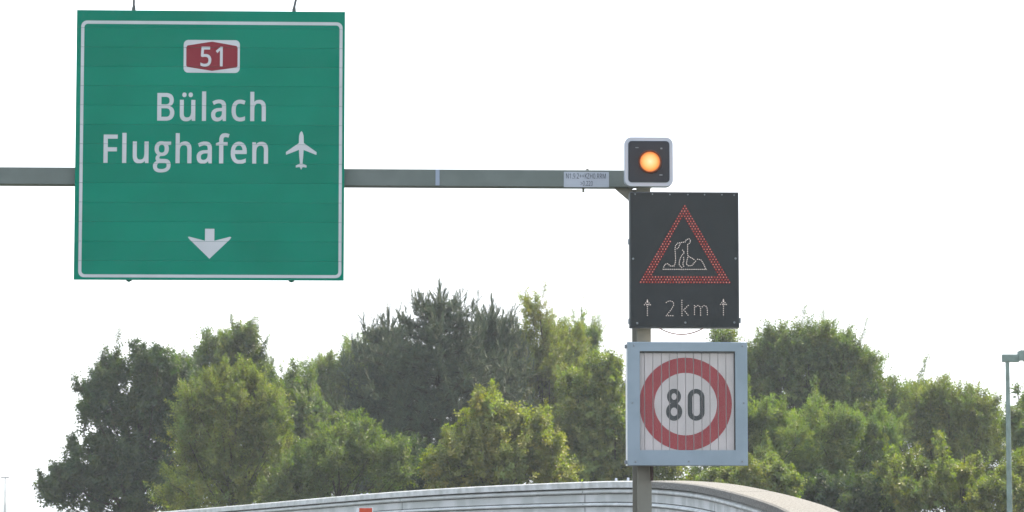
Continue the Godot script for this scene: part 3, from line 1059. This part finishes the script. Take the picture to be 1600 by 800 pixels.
func sprigs() -> void:
	var r := RandomNumberGenerator.new()
	r.seed = 77
	# name: length, leaves, leaf length, leaf width, droop
	for k in [["broad", 0.50, 10, 0.165, 0.13], ["small", 0.50, 12, 0.12, 0.075], ["long", 0.55, 14, 0.17, 0.065]]:
		var st := mb()
		for i in k[2]:
			var t: float = (i + 0.5) / k[2]
			var a: float = i * 2.4 + r.randf() * 0.8
			var out := Vector3(cos(a), 0.0, sin(a))
			var dir := (out * (1.05 - 0.5 * t) + Vector3.UP * (0.25 + 0.6 * t) + Vector3(r.randf() - 0.5, r.randf() - 0.7, r.randf() - 0.5) * 0.6).normalized()
			var b := r.randf_range(0.75, 1.2)
			leaf_shape(st, Vector3(0, k[1] * t, 0) + out * 0.03, dir, (Vector3.UP + out * 0.2).normalized(), k[3] * r.randf_range(0.75, 1.2), k[4] * r.randf_range(0.8, 1.2), Color(b, b, b * r.randf_range(0.8, 1.1)))
		for s in 2:
			var x := Vector3(0.004, 0, 0) if s == 0 else Vector3(0, 0, 0.004)
			for v in [-x, x, Vector3(0, k[1], 0)]:
				st.set_normal(Vector3(x.z, 0, x.x).normalized())
				st.set_color(Color(0.7, 0.6, 0.5))
				st.add_vertex(v)
		SPRIG[k[0]] = st.commit()
	# a pine shoot: a brush of needles
	var st := mb()
	for i in 72:
		var t := i / 72.0
		var a := i * 2.4
		var out := Vector3(cos(a), 0, sin(a))
		var root := Vector3(0, 0.42 * t, 0)
		var dir := (out + Vector3.UP * (0.8 + 0.8 * t)).normalized()
		var side := dir.cross(Vector3.UP).normalized() * 0.0085
		var b := r.randf_range(0.75, 1.2)
		var nn := dir.cross(side).normalized()
		for v in needle_corners(root, side, dir * r.randf_range(0.085, 0.12), nn):
			st.set_normal(nn)
			st.set_color(Color(b, b, b))
			st.add_vertex(v)
	for s in 2:
		var x := Vector3(0.008, 0, 0) if s == 0 else Vector3(0, 0, 0.008)
		for v in [-x, x, Vector3(0, 0.42, 0)]:
			st.set_normal(Vector3(x.z, 0, x.x).normalized())
			st.set_color(Color(1.3, 0.9, 0.7))
			st.add_vertex(v)
	SPRIG["needle"] = st.commit()
	# a whole crown for trees kilometres away: a lumpy ball of leaf masses
	st = mb()
	for i in 90:
		var v := Vector3(r.randf_range(-1, 1), r.randf_range(-0.8, 1), r.randf_range(-1, 1)).normalized() * r.randf_range(0.75, 1.0)
		leaf_shape(st, v * 0.55, (v + Vector3(r.randf() - 0.5, r.randf(), r.randf() - 0.5) * 0.8).normalized(), Vector3.UP, 0.6, 0.6, Color.WHITE)
	SPRIG["crown"] = st.commit()

func ball() -> Vector3:
	while true:
		var v := Vector3(rng.randf_range(-1, 1), rng.randf_range(-1, 1), rng.randf_range(-1, 1))
		if v.length_squared() <= 1.0: return v
	return Vector3.ZERO

func along_basis(dir: Vector3, sc: float) -> Basis:
	var y := dir.normalized()
	var x := y.cross(Vector3(0.2, 0.1, 1.0)).normalized()
	if absf(y.dot(Vector3(0.2, 0.1, 1).normalized())) > 0.95: x = y.cross(Vector3(1, 0, 0)).normalized()
	var z := x.cross(y)
	return (Basis(x, y, z) * Basis(Vector3.UP, rng.randf() * TAU)).scaled(Vector3.ONE * sc)

func foliage(o: Node3D, called: String, kind: String, where: Array, tint: Array, m: Material) -> void:
	var mm := MultiMesh.new()
	mm.transform_format = MultiMesh.TRANSFORM_3D
	mm.use_colors = true
	mm.mesh = SPRIG[kind]
	mm.instance_count = where.size()
	for i in where.size():
		mm.set_instance_transform(i, where[i])
		mm.set_instance_color(i, tint[i])
	var n := MultiMeshInstance3D.new()
	n.name = called
	n.multimesh = mm
	n.material_override = m
	n.set_meta("kind", "stuff")
	o.add_child(n, true)

func shade_of(c: Array, spread := 0.22) -> Color:
	var b := 1.0 + rng.randf_range(-spread, spread)
	var y := rng.randf_range(-0.12, 0.16)
	return Color(c[0] * b * (1.0 + y), c[1] * b, c[2] * b * (1.0 - y))

# a broadleaf tree or shrub; lobes: [x, y, rx, ry, (nearer by metres)] in picture measure at distance d
func broadleaf(called: String, label: String, category: String, group: String, d: float, lobes: Array, kind: String, c: Array, dens := 1.0, size := 1.0, clump := 0.42, wild := 0.55, gaps := 0.0) -> Node3D:
	var k := d / FOCAL
	var sx := 0.0
	var wt := 0.0
	for l in lobes:
		sx += l[0] * l[2] * l[3]
		wt += l[2] * l[3]
	var foot := at(sx / wt, 800, d)
	foot.y = 0
	var o := thing(called, label, category, Transform3D(Basis(), foot), group)
	var where := []
	var tint := []
	var bark := mb()
	var limbs := mb()
	var high := 0.0
	var ends := []
	var all := []
	for l in lobes:
		all.append(l)
		if l[2] < 30: continue
		for i in int(3 + l[2] / 18.0):
			var a := rng.randf_range(-0.5, PI + 0.5)
			var r := rng.randf_range(0.17, 0.36)
			all.append([l[0] + cos(a) * l[2] * 0.86, l[1] - sin(a) * l[3] * 0.86, maxf(17.0, l[2] * r), maxf(17.0, l[3] * r * rng.randf_range(1.0, 1.5)), rng.randf_range(-1.2, 1.2), 1.0])
	for l in all:
		var child: bool = l.size() > 5
		var hole := clampf(gaps + (0.35 if child else 0.0), 0.0, 0.75)
		var near: float = l[4] if l.size() > 4 else rng.randf_range(-0.6, 0.6)
		var cen := at(l[0], l[1], d - near) - foot
		var rx: float = l[2] * k * (0.92 if l[2] >= 30 else 1.0)
		var ry: float = l[3] * k * (0.92 if l[3] >= 30 else 1.0)
		var rz: float = clampf(rx, 0.4, 2.2) * 0.9
		high = maxf(high, cen.y + ry)
		if l[2] < 17:
			# a leading shoot that tapers upwards
			var low := cen - Vector3(0, ry * 1.5, 0)
			var tip := cen + Vector3(rng.randf_range(-0.15, 0.15), ry, 0)
			tube(limbs, [low, low.lerp(tip, 0.5) + ball() * 0.05, tip], [0.03, 0.018, 0.004], 4, false)
			var nl := int(low.distance_to(tip) * (15.0 + 34.0 * rx) * dens / (size * size))
			for j in nl:
				var t := rng.randf()
				var wide := rx * (1.35 - 1.3 * pow(t, 0.6))
				var b := ball()
				var dir := (Vector3(b.x, 0.5, b.z) + ball() * 0.4).normalized()
				where.append(Transform3D(along_basis(dir, size * rng.randf_range(0.55, 0.95) * (1.1 - 0.45 * t)), low.lerp(tip, t) + Vector3(b.x, b.y * 0.6, b.z) * maxf(0.0, wide - 0.25) ))
				tint.append(shade_of(c))
			continue
		var cr: float = minf(clump, minf(rx, ry) * 0.6)
		# the inside of the crown, loosely filled
		var ni := int(rx * ry * (3.0 if child else 44.0) * dens * (1.0 - hole) / (size * size))
		for i in ni:
			var u := ball() * 0.72
			var p := cen + Vector3(u.x * rx, u.y * ry, u.z * rz)
			if p.y < 0.2: continue
			where.append(Transform3D(along_basis(ball() + Vector3(0, 0.4, 0), size * rng.randf_range(0.8, 1.2)), p))
			tint.append(shade_of(c))
		# stray twigs that reach past the outline
		for i in int(rx * ry * 15.0):
			var u := (ball() + Vector3(0, 0.25, 0)).normalized() * rng.randf_range(0.92, 1.32)
			var p := cen + Vector3(u.x * rx, u.y * ry, u.z * rz)
			if p.y < 0.4: continue
			var dir := (Vector3(u.x, u.y + 0.6, u.z) + ball() * 0.6).normalized()
			where.append(Transform3D(along_basis(dir, size * rng.randf_range(0.4, 0.85)), p))
			tint.append(shade_of(c))
			tube(limbs, [p - dir * 0.35, p], [0.009, 0.005], 3, false)
		# plumes of upright shoots all over it, with deep gaps between them
		var nc := maxi(5, int(rx * ry * 2.7 / (cr * cr) * (1.0 - hole)))
		for i in nc:
			var u := ball().normalized() * rng.randf_range(0.68, 1.0)
			var out := Vector3(u.x / rx, u.y / ry, u.z / rz).normalized()
			var p := cen + Vector3(u.x * (rx - cr * 0.4), u.y * (ry - cr * 0.6), u.z * rz)
			if p.y < 0.25: continue
			if i % 6 == 0: ends.append(p)
			var lit := rng.randf_range(0.72, 1.32)
			var warm := rng.randf_range(-0.10, 0.14)
			var wide := cr * rng.randf_range(0.30, 0.75)
			var tall := cr * rng.randf_range(1.3, 2.5)
			var axis := (Vector3.UP * rng.randf_range(0.5, 1.2) + out * 0.55 + ball() * 0.5 * wild).normalized()
			var nsp := int(21.0 * dens * rng.randf_range(0.7, 1.25) * tall / cr / 1.9 / size)
			for j in nsp:
				var t := rng.randf()
				var b := ball()
				var q := p + axis * tall * (t - 0.45) + b * wide * (1.15 - 0.8 * t)
				var dir := (axis * 0.7 + b * 1.0 + Vector3(rng.randf() - 0.5, rng.randf() - 0.5, rng.randf() - 0.5) * 1.2 * wild).normalized()
				where.append(Transform3D(along_basis(dir, size * rng.randf_range(0.45, 0.85) * (1.1 - 0.35 * t)), q))
				var s := shade_of(c)
				tint.append(Color(s.r * lit * (1.0 + warm), s.g * lit, s.b * lit * (1.0 - warm)))
			# leading shoots that break the outline
			if u.y > 0.0 and rng.randf() < 0.75:
				var dir := (Vector3.UP * 1.1 + out * 0.6 + ball() * 0.3).normalized()
				var ln := rng.randf_range(0.25, 1.0) * minf(1.0, ry) * (1.7 if rng.randf() < 0.22 else 1.0)
				var nn := int(5 + ln * 13)
				for j in nn:
					var t := float(j) / nn
					var q := p + dir * (cr * 0.5 + ln * t) + ball() * 0.16 * (1.2 - t)
					where.append(Transform3D(along_basis((dir + ball() * 0.8).normalized(), size * rng.randf_range(0.5, 0.9) * (1.0 - 0.4 * t)), q))
					tint.append(shade_of(c))
				tube(limbs, [p, p + dir * (cr * 0.5 + ln)], [0.012, 0.004], 4, false)
	# trunk and limbs
	var lean := Vector3(rng.randf_range(-0.3, 0.3), 0, rng.randf_range(-0.3, 0.3))
	var r0 := clampf(high * 0.016, 0.04, 0.2)
	var spine := [Vector3.ZERO, Vector3(0, high * 0.3, 0) + lean * 0.4, Vector3(0, high * 0.6, 0) + lean, Vector3(0, high * 0.85, 0) + lean * 1.2]
	tube(bark, [Vector3(0, -0.15, 0)] + spine, [r0 * 1.5, r0, r0 * 0.85, r0 * 0.55, r0 * 0.2], 8)
	for p in ends:
		var y0: float = clampf(p.y * rng.randf_range(0.4, 0.75), 0.3, high * 0.8)
		var base := Vector3(lean.x * y0 / high, y0, lean.z * y0 / high)
		var mid: Vector3 = base.lerp(p, 0.5) + Vector3(0, -0.12 * base.distance_to(p), 0) + ball() * 0.12
		tube(limbs, [base, mid, p], [r0 * 0.35, r0 * 0.22, 0.012], 5, false)
	part("trunk", bark, M.bark, o)
	part("branches", limbs, M.bark, o).set_meta("kind", "stuff")
	foliage(o, "crown", kind, where, tint, M.leaf)
	return o

# a pine: whorls of branches, upturned shoots like candles
func pine(called: String, label: String, group: String, d: float, x: float, top_y: float, full: float, c: Array, step := 0.42, slope := 0.85, start := 0.35) -> Node3D:
	var foot := at(x, 800, d)
	foot.y = 0
	var o := thing(called, label, "tree", Transform3D(Basis(), foot), group)
	var H := at(x, top_y, d).y
	var where := []
	var tint := []
	var bark := mb()
	var limbs := mb()
	var r0 := 0.014 * H
	tube(bark, [Vector3(0, -0.2, 0), Vector3(0.05, H * 0.3, 0), Vector3(-0.05, H * 0.6, 0.04), Vector3(0, H - 0.55, 0)], [r0 * 1.4, r0, r0 * 0.65, 0.025], 9)
	part("trunk", bark, M.bark, o)
	var put := func(p: Vector3, dir: Vector3, sc: float):
		where.append(Transform3D(along_basis(dir, sc), p))
		tint.append(shade_of(c))
	# leading shoots
	for j in 16:
		put.call(Vector3(0, H - 1.15 + j * 0.052, 0) + ball() * 0.03, (Vector3.UP + ball() * 0.34).normalized(), rng.randf_range(0.8, 1.05))
	for j in 6:
		var a := TAU * j / 6.0 + 0.4
		var dir := (Vector3(cos(a), 1.5, sin(a))).normalized()
		for i in 5: put.call(Vector3(0, H - 1.25, 0) + dir * (0.12 + 0.10 * i), (dir + Vector3.UP * 0.6 + ball() * 0.25).normalized(), rng.randf_range(0.7, 0.95))
	var h := H - 1.3
	while h > 0.9:
		var lmax := minf(full, start + slope * (H - h - 0.35))
		var nb := 6 if H - h < 3.0 else 7
		var turn := rng.randf() * TAU
		for i in nb:
			var a := turn + TAU * i / nb + rng.randf_range(-0.3, 0.3)
			var L := lmax * rng.randf_range(0.62, 1.08)
			var out := Vector3(cos(a), 0, sin(a))
			var pts := []
			var rad := []
			for j in 6:
				var t := j / 5.0
				pts.append(Vector3(0, h + rng.randf_range(-0.03, 0.03), 0) + out * L * t + Vector3.UP * (0.08 * L * t + 0.14 * L * t * t) + Vector3.UP * rng.randf_range(-0.05, 0.05))
				rad.append(lerpf(0.03, 0.008, t))
			tube(limbs, pts, rad, 5, false)
			var side := out.cross(Vector3.UP)
			# tufts along the branch and on its side twigs, bare wood between them
			var nt := int(L / 0.15) + 1
			for j in nt:
				var t := 0.12 + 0.88 * (j + rng.randf()) / float(nt)
				var f := minf(t, 0.999) * 5.0
				var p: Vector3 = pts[int(f)].lerp(pts[mini(int(f) + 1, 5)], f - int(f))
				var across := rng.randf_range(-1.0, 1.0) * (0.10 + 0.55 * (1.05 - t) * minf(L, 1.9))
				var q: Vector3 = p + side * across + Vector3.UP * rng.randf_range(-0.08, 0.16)
				tube(limbs, [p - out * 0.2, q], [0.014, 0.006], 4, false)
				var up := (out * 0.35 + side * signf(across) * 0.25 + Vector3.UP * rng.randf_range(0.3, 0.9)).normalized()
				var lit := rng.randf_range(0.70, 1.40)
				for i2 in 14:
					var b := ball()
					var dir := (up * 0.8 + b * 1.25).normalized()
					put.call(q + b * 0.10 - dir * 0.05, dir, rng.randf_range(0.42, 0.72))
					tint[-1] = Color(tint[-1].r * lit, tint[-1].g * lit, tint[-1].b * lit)
			# candles at the tip
			for j in (2 if H - h < 3.2 else 1):
				var foot2: Vector3 = pts[5] + ball() * 0.16
				var up2 := (Vector3.UP + out * 0.12 + ball() * 0.12).normalized()
				var tall2 := rng.randf_range(0.3, 0.65)
				for i2 in 7:
					var k := i2 / 7.0
					put.call(foot2 + up2 * tall2 * k + ball() * 0.05 * (1.0 - k), (up2 + ball() * (0.95 - 0.5 * k)).normalized(), rng.randf_range(0.6, 0.92))
		h -= step * rng.randf_range(0.75, 1.2)
	part("branches", limbs, M.bark, o).set_meta("kind", "stuff")
	foliage(o, "crown", "needle", where, tint, M.needle)
	return o

func woods() -> void:
	var G1 := "broadleaf trees behind the parapet"
	var G2 := "pines behind the parapet"
	var G3 := "shrubs along the back of the parapet"
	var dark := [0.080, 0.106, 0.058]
	var mid := [0.152, 0.176, 0.078]
	var olive := [0.200, 0.208, 0.068]
	var fresh := [0.212, 0.222, 0.080]
	var gold := [0.245, 0.232, 0.078]
	var pale := [0.190, 0.218, 0.102]
	# left group
	broadleaf("maple_tree", "dark spreading maple at the left end of the wood", "tree", G1, 112, [[262, 660, 50, 70], [205, 640, 70, 75], [142, 722, 36, 42], [252, 690, 60, 85], [172, 640, 38, 46], [212, 580, 26, 36], [102, 772, 30, 28], [80, 740, 10, 20], [132, 640, 12, 30], [258, 604, 40, 46], [190, 760, 90, 60], [250, 780, 60, 50], [142, 610, 20, 22], [214, 552, 9, 16], [134, 776, 50, 40]], "broad", dark, 1.0, 1.0, 0.42, 0.6, 0.22)
	broadleaf("maple_tree", "mid green twin peaked tree behind the yellowish hornbeam", "tree", G1, 121, [[328, 566, 30, 44], [382, 572, 36, 46], [340, 640, 60, 60], [408, 630, 38, 60], [324, 530, 12, 20], [374, 532, 14, 18], [295, 600, 22, 30], [360, 740, 80, 70]], "broad", mid)
	broadleaf("hornbeam_tree", "yellowish green hornbeam with feathery side shoots right of the dark maple", "tree", G1, 104, [[350, 690, 76, 80], [330, 765, 80, 55], [405, 665, 38, 62], [302, 640, 26, 30], [350, 622, 34, 30], [385, 605, 18, 34], [284, 612, 12, 12], [420, 760, 50, 55]], "small", olive, 1.15, 1.1, 0.40, 0.45)
	broadleaf("maple_tree", "narrow dark green tree left of the hazy pale tree", "tree", G1, 113, [[458, 616, 28, 40], [470, 690, 52, 66], [436, 650, 26, 40], [457, 580, 10, 16], [500, 740, 60, 60]], "broad", mid)
	broadleaf("ash_tree", "pale hazy green tree left of the tallest pine", "tree", G1, 138, [[500, 660, 40, 60], [545, 602, 54, 62], [508, 622, 40, 54], [585, 600, 40, 66], [544, 546, 12, 20], [500, 580, 14, 18], [550, 700, 80, 80], [470, 650, 40, 50], [480, 600, 20, 26]], "small", pale, 1.2, 1.25)
	# pines
	pine("pine_tree", "tallest dark pine in the middle of the wood", G2, 117, 686, 434, 2.8, [0.078, 0.106, 0.058], 0.40, 0.78, 0.25)
	pine("pine_tree", "lower dark pine at the left shoulder of the tallest pine", G2, 121, 606, 474, 1.8, [0.078, 0.106, 0.060], 0.45, 0.62, 0.25)
	pine("pine_tree", "slender dark pine just right of the tallest pine", G2, 119, 768, 458, 1.7, [0.076, 0.104, 0.056], 0.42, 0.52, 0.25)
	pine("pine_tree", "small far pine peeping out beside the speed sign", G2, 136, 948, 558, 1.5, [0.062, 0.085, 0.055], 0.42, 0.5, 0.2)
	# between the pines and the sign post
	broadleaf("birch_tree", "tall yellow green birch with a thin leader right of the slender pine", "tree", G1, 125, [[832, 556, 38, 72], [872, 582, 44, 64], [800, 600, 30, 70], [850, 650, 70, 66], [822, 500, 10, 24], [824, 462, 6, 14], [855, 490, 7, 16], [905, 640, 44, 60], [880, 720, 80, 60]], "small", gold, 1.1, 1.05, 0.36, 0.5)
	broadleaf("larch_tree", "thin pale larch with sparse top sprays behind the birch", "tree", G1, 131, [[902, 545, 30, 36], [905, 505, 16, 22], [910, 482, 6, 12], [930, 560, 22, 26], [885, 530, 18, 22], [900, 600, 50, 50], [936, 515, 10, 8]], "small", pale, 0.8, 1.0, 0.3, 0.5, 0.3)
	broadleaf("lime_tree", "leafy yellow green tree left of the speed sign", "tree", G1, 110, [[915, 650, 52, 56], [952, 650, 36, 72], [935, 725, 60, 56], [890, 700, 40, 50], [962, 740, 44, 40], [1000, 700, 40, 60], [1040, 740, 50, 40]], "broad", fresh)
	broadleaf("maple_shrub", "sunlit rounded young maple before the tallest pine", "tree", G1, 97, [[770, 672, 42, 40], [722, 712, 42, 40], [770, 735, 80, 50], [690, 742, 28, 30], [828, 702, 34, 40], [855, 742, 38, 40], [770, 634, 10, 14], [719, 662, 10, 16], [742, 650, 8, 12], [826, 664, 11, 14], [678, 722, 8, 8], [800, 660, 20, 18]], "broad", gold, 1.0, 0.9, 0.36)
	broadleaf("leafy_shrub", "low dull green shrub behind the long left half of the parapet", "shrub", G3, 99, [[500, 755, 56, 40], [548, 715, 40, 46], [460, 770, 40, 36], [590, 735, 40, 44], [520, 700, 24, 26]], "small", mid, 1.1, 1.1)
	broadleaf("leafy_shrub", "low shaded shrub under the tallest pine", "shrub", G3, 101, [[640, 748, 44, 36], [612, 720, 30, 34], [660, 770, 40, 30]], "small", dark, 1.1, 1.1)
	# right group
	broadleaf("willow_tree", "largest rounded tree right of the speed sign", "tree", G1, 119, [[1240, 598, 80, 72], [1322, 602, 52, 62], [1190, 584, 46, 50], [1300, 576, 44, 42], [1392, 662, 44, 44], [1150, 622, 40, 70], [1200, 520, 14, 18], [1304, 522, 14, 20], [1356, 566, 12, 18], [1250, 556, 24, 20], [1130, 540, 26, 20], [1290, 690, 110, 60], [1270, 610, 110, 70], [1352, 612, 34, 40], [1415, 640, 36, 44], [1220, 562, 40, 34], [1280, 556, 36, 28]], "small", mid, 1.3, 1.25, 0.45, 0.55)
	broadleaf("willow_shrub", "silvery green bushy shrub right beside the speed sign", "shrub", G3, 98, [[1200, 695, 50, 50], [1190, 655, 20, 24], [1196, 636, 8, 12], [1150, 690, 40, 50], [1160, 740, 60, 40]], "long", pale, 1.0, 0.9, 0.36)
	broadleaf("willow_shrub", "broad silvery green shrub below the largest rounded tree", "shrub", G3, 100, [[1290, 700, 58, 54], [1350, 710, 46, 56], [1262, 752, 60, 50], [1340, 770, 70, 44], [1270, 655, 14, 16], [1310, 656, 12, 16], [1242, 668, 14, 16], [1382, 690, 24, 34]], "long", pale, 1.0, 0.9, 0.38)
	broadleaf("alder_tree", "flat topped hazy tree left of the street lamp", "tree", G1, 115, [[1482, 686, 50, 48], [1540, 690, 44, 48], [1434, 670, 34, 44], [1500, 740, 80, 50], [1478, 630, 10, 18], [1530, 642, 16, 12], [1440, 720, 50, 50], [1412, 610, 12, 20], [1450, 650, 40, 40], [1510, 665, 50, 40]], "small", fresh, 1.0, 1.2)
	broadleaf("hazel_shrub", "bright yellow green shrub with loose shoots at lower right", "shrub", G3, 93, [[1422, 772, 52, 36], [1486, 772, 50, 42], [1550, 790, 52, 30], [1436, 720, 12, 26], [1478, 712, 12, 26], [1465, 690, 9, 14], [1400, 740, 26, 30], [1520, 750, 26, 24], [1572, 745, 10, 20], [1600, 770, 36, 36]], "broad", olive, 1.0, 0.85, 0.32)
	broadleaf("alder_tree", "dark tree cut off by the right edge behind the lamp", "tree", G1, 106, [[1612, 690, 36, 50], [1630, 740, 50, 60], [1592, 612, 6, 8], [1610, 640, 16, 20], [1650, 660, 50, 60]], "broad", mid)
	broadleaf("leafy_shrub", "sunlit low shrub just above the bend of the parapet", "shrub", G3, 90, [[1190, 752, 40, 20], [1160, 766, 30, 18], [1222, 768, 30, 20], [1120, 760, 26, 18]], "broad", fresh, 1.0, 0.75, 0.26)
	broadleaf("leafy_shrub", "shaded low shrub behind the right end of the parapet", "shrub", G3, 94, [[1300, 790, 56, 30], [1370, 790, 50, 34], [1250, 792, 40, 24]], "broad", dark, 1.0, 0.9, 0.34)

func far_trees() -> void:
	# a low wooded ridge some kilometres away, and the crowns on it
	var st := mb()
	var d := 3000.0
	var n := 60
	var line := []
	for i in n + 1:
		var x := lerpf(-1500.0, 1500.0, float(i) / n)
		line.append(Vector3(x, 10.0 + 3.5 * sin(x * 0.008) + 2.5 * sin(x * 0.022 + 1.0), -d))
	for i in n:
		var a: Vector3 = line[i]
		var b: Vector3 = line[i + 1]
		quad(st, Vector3(a.x, -1, -d + 420), Vector3(b.x, -1, -d + 420), b, a, Vector3(0, 1, 1))
		quad(st, a, b, Vector3(b.x, -1, -d - 500), Vector3(a.x, -1, -d - 500), Vector3(0, 1, -1))
	structure("hills", st, M.grass)
	var where := []
	var tint := []
	for i in 2600:
		var x := rng.randf_range(-1450.0, 1450.0)
		var z := rng.randf_range(0.0, 1.0)
		var y := (10.0 + 3.5 * sin(x * 0.008) + 2.5 * sin(x * 0.022 + 1.0)) * (1.0 - z * 0.7)
		where.append(Transform3D(Basis(Vector3.UP, rng.randf() * TAU).scaled(Vector3(1, rng.randf_range(0.9, 1.5), 1) * rng.randf_range(5.0, 8.5)), Vector3(x, y + 4.0, -d + z * 290.0)))
		tint.append(shade_of([0.05, 0.075, 0.045]))
	var o := thing("distant_forest", "faint hazy wooded ridge low on the horizon at far left", "forest")
	o.set_meta("kind", "stuff")
	foliage(o, "crowns", "crown", where, tint, M.leaf)
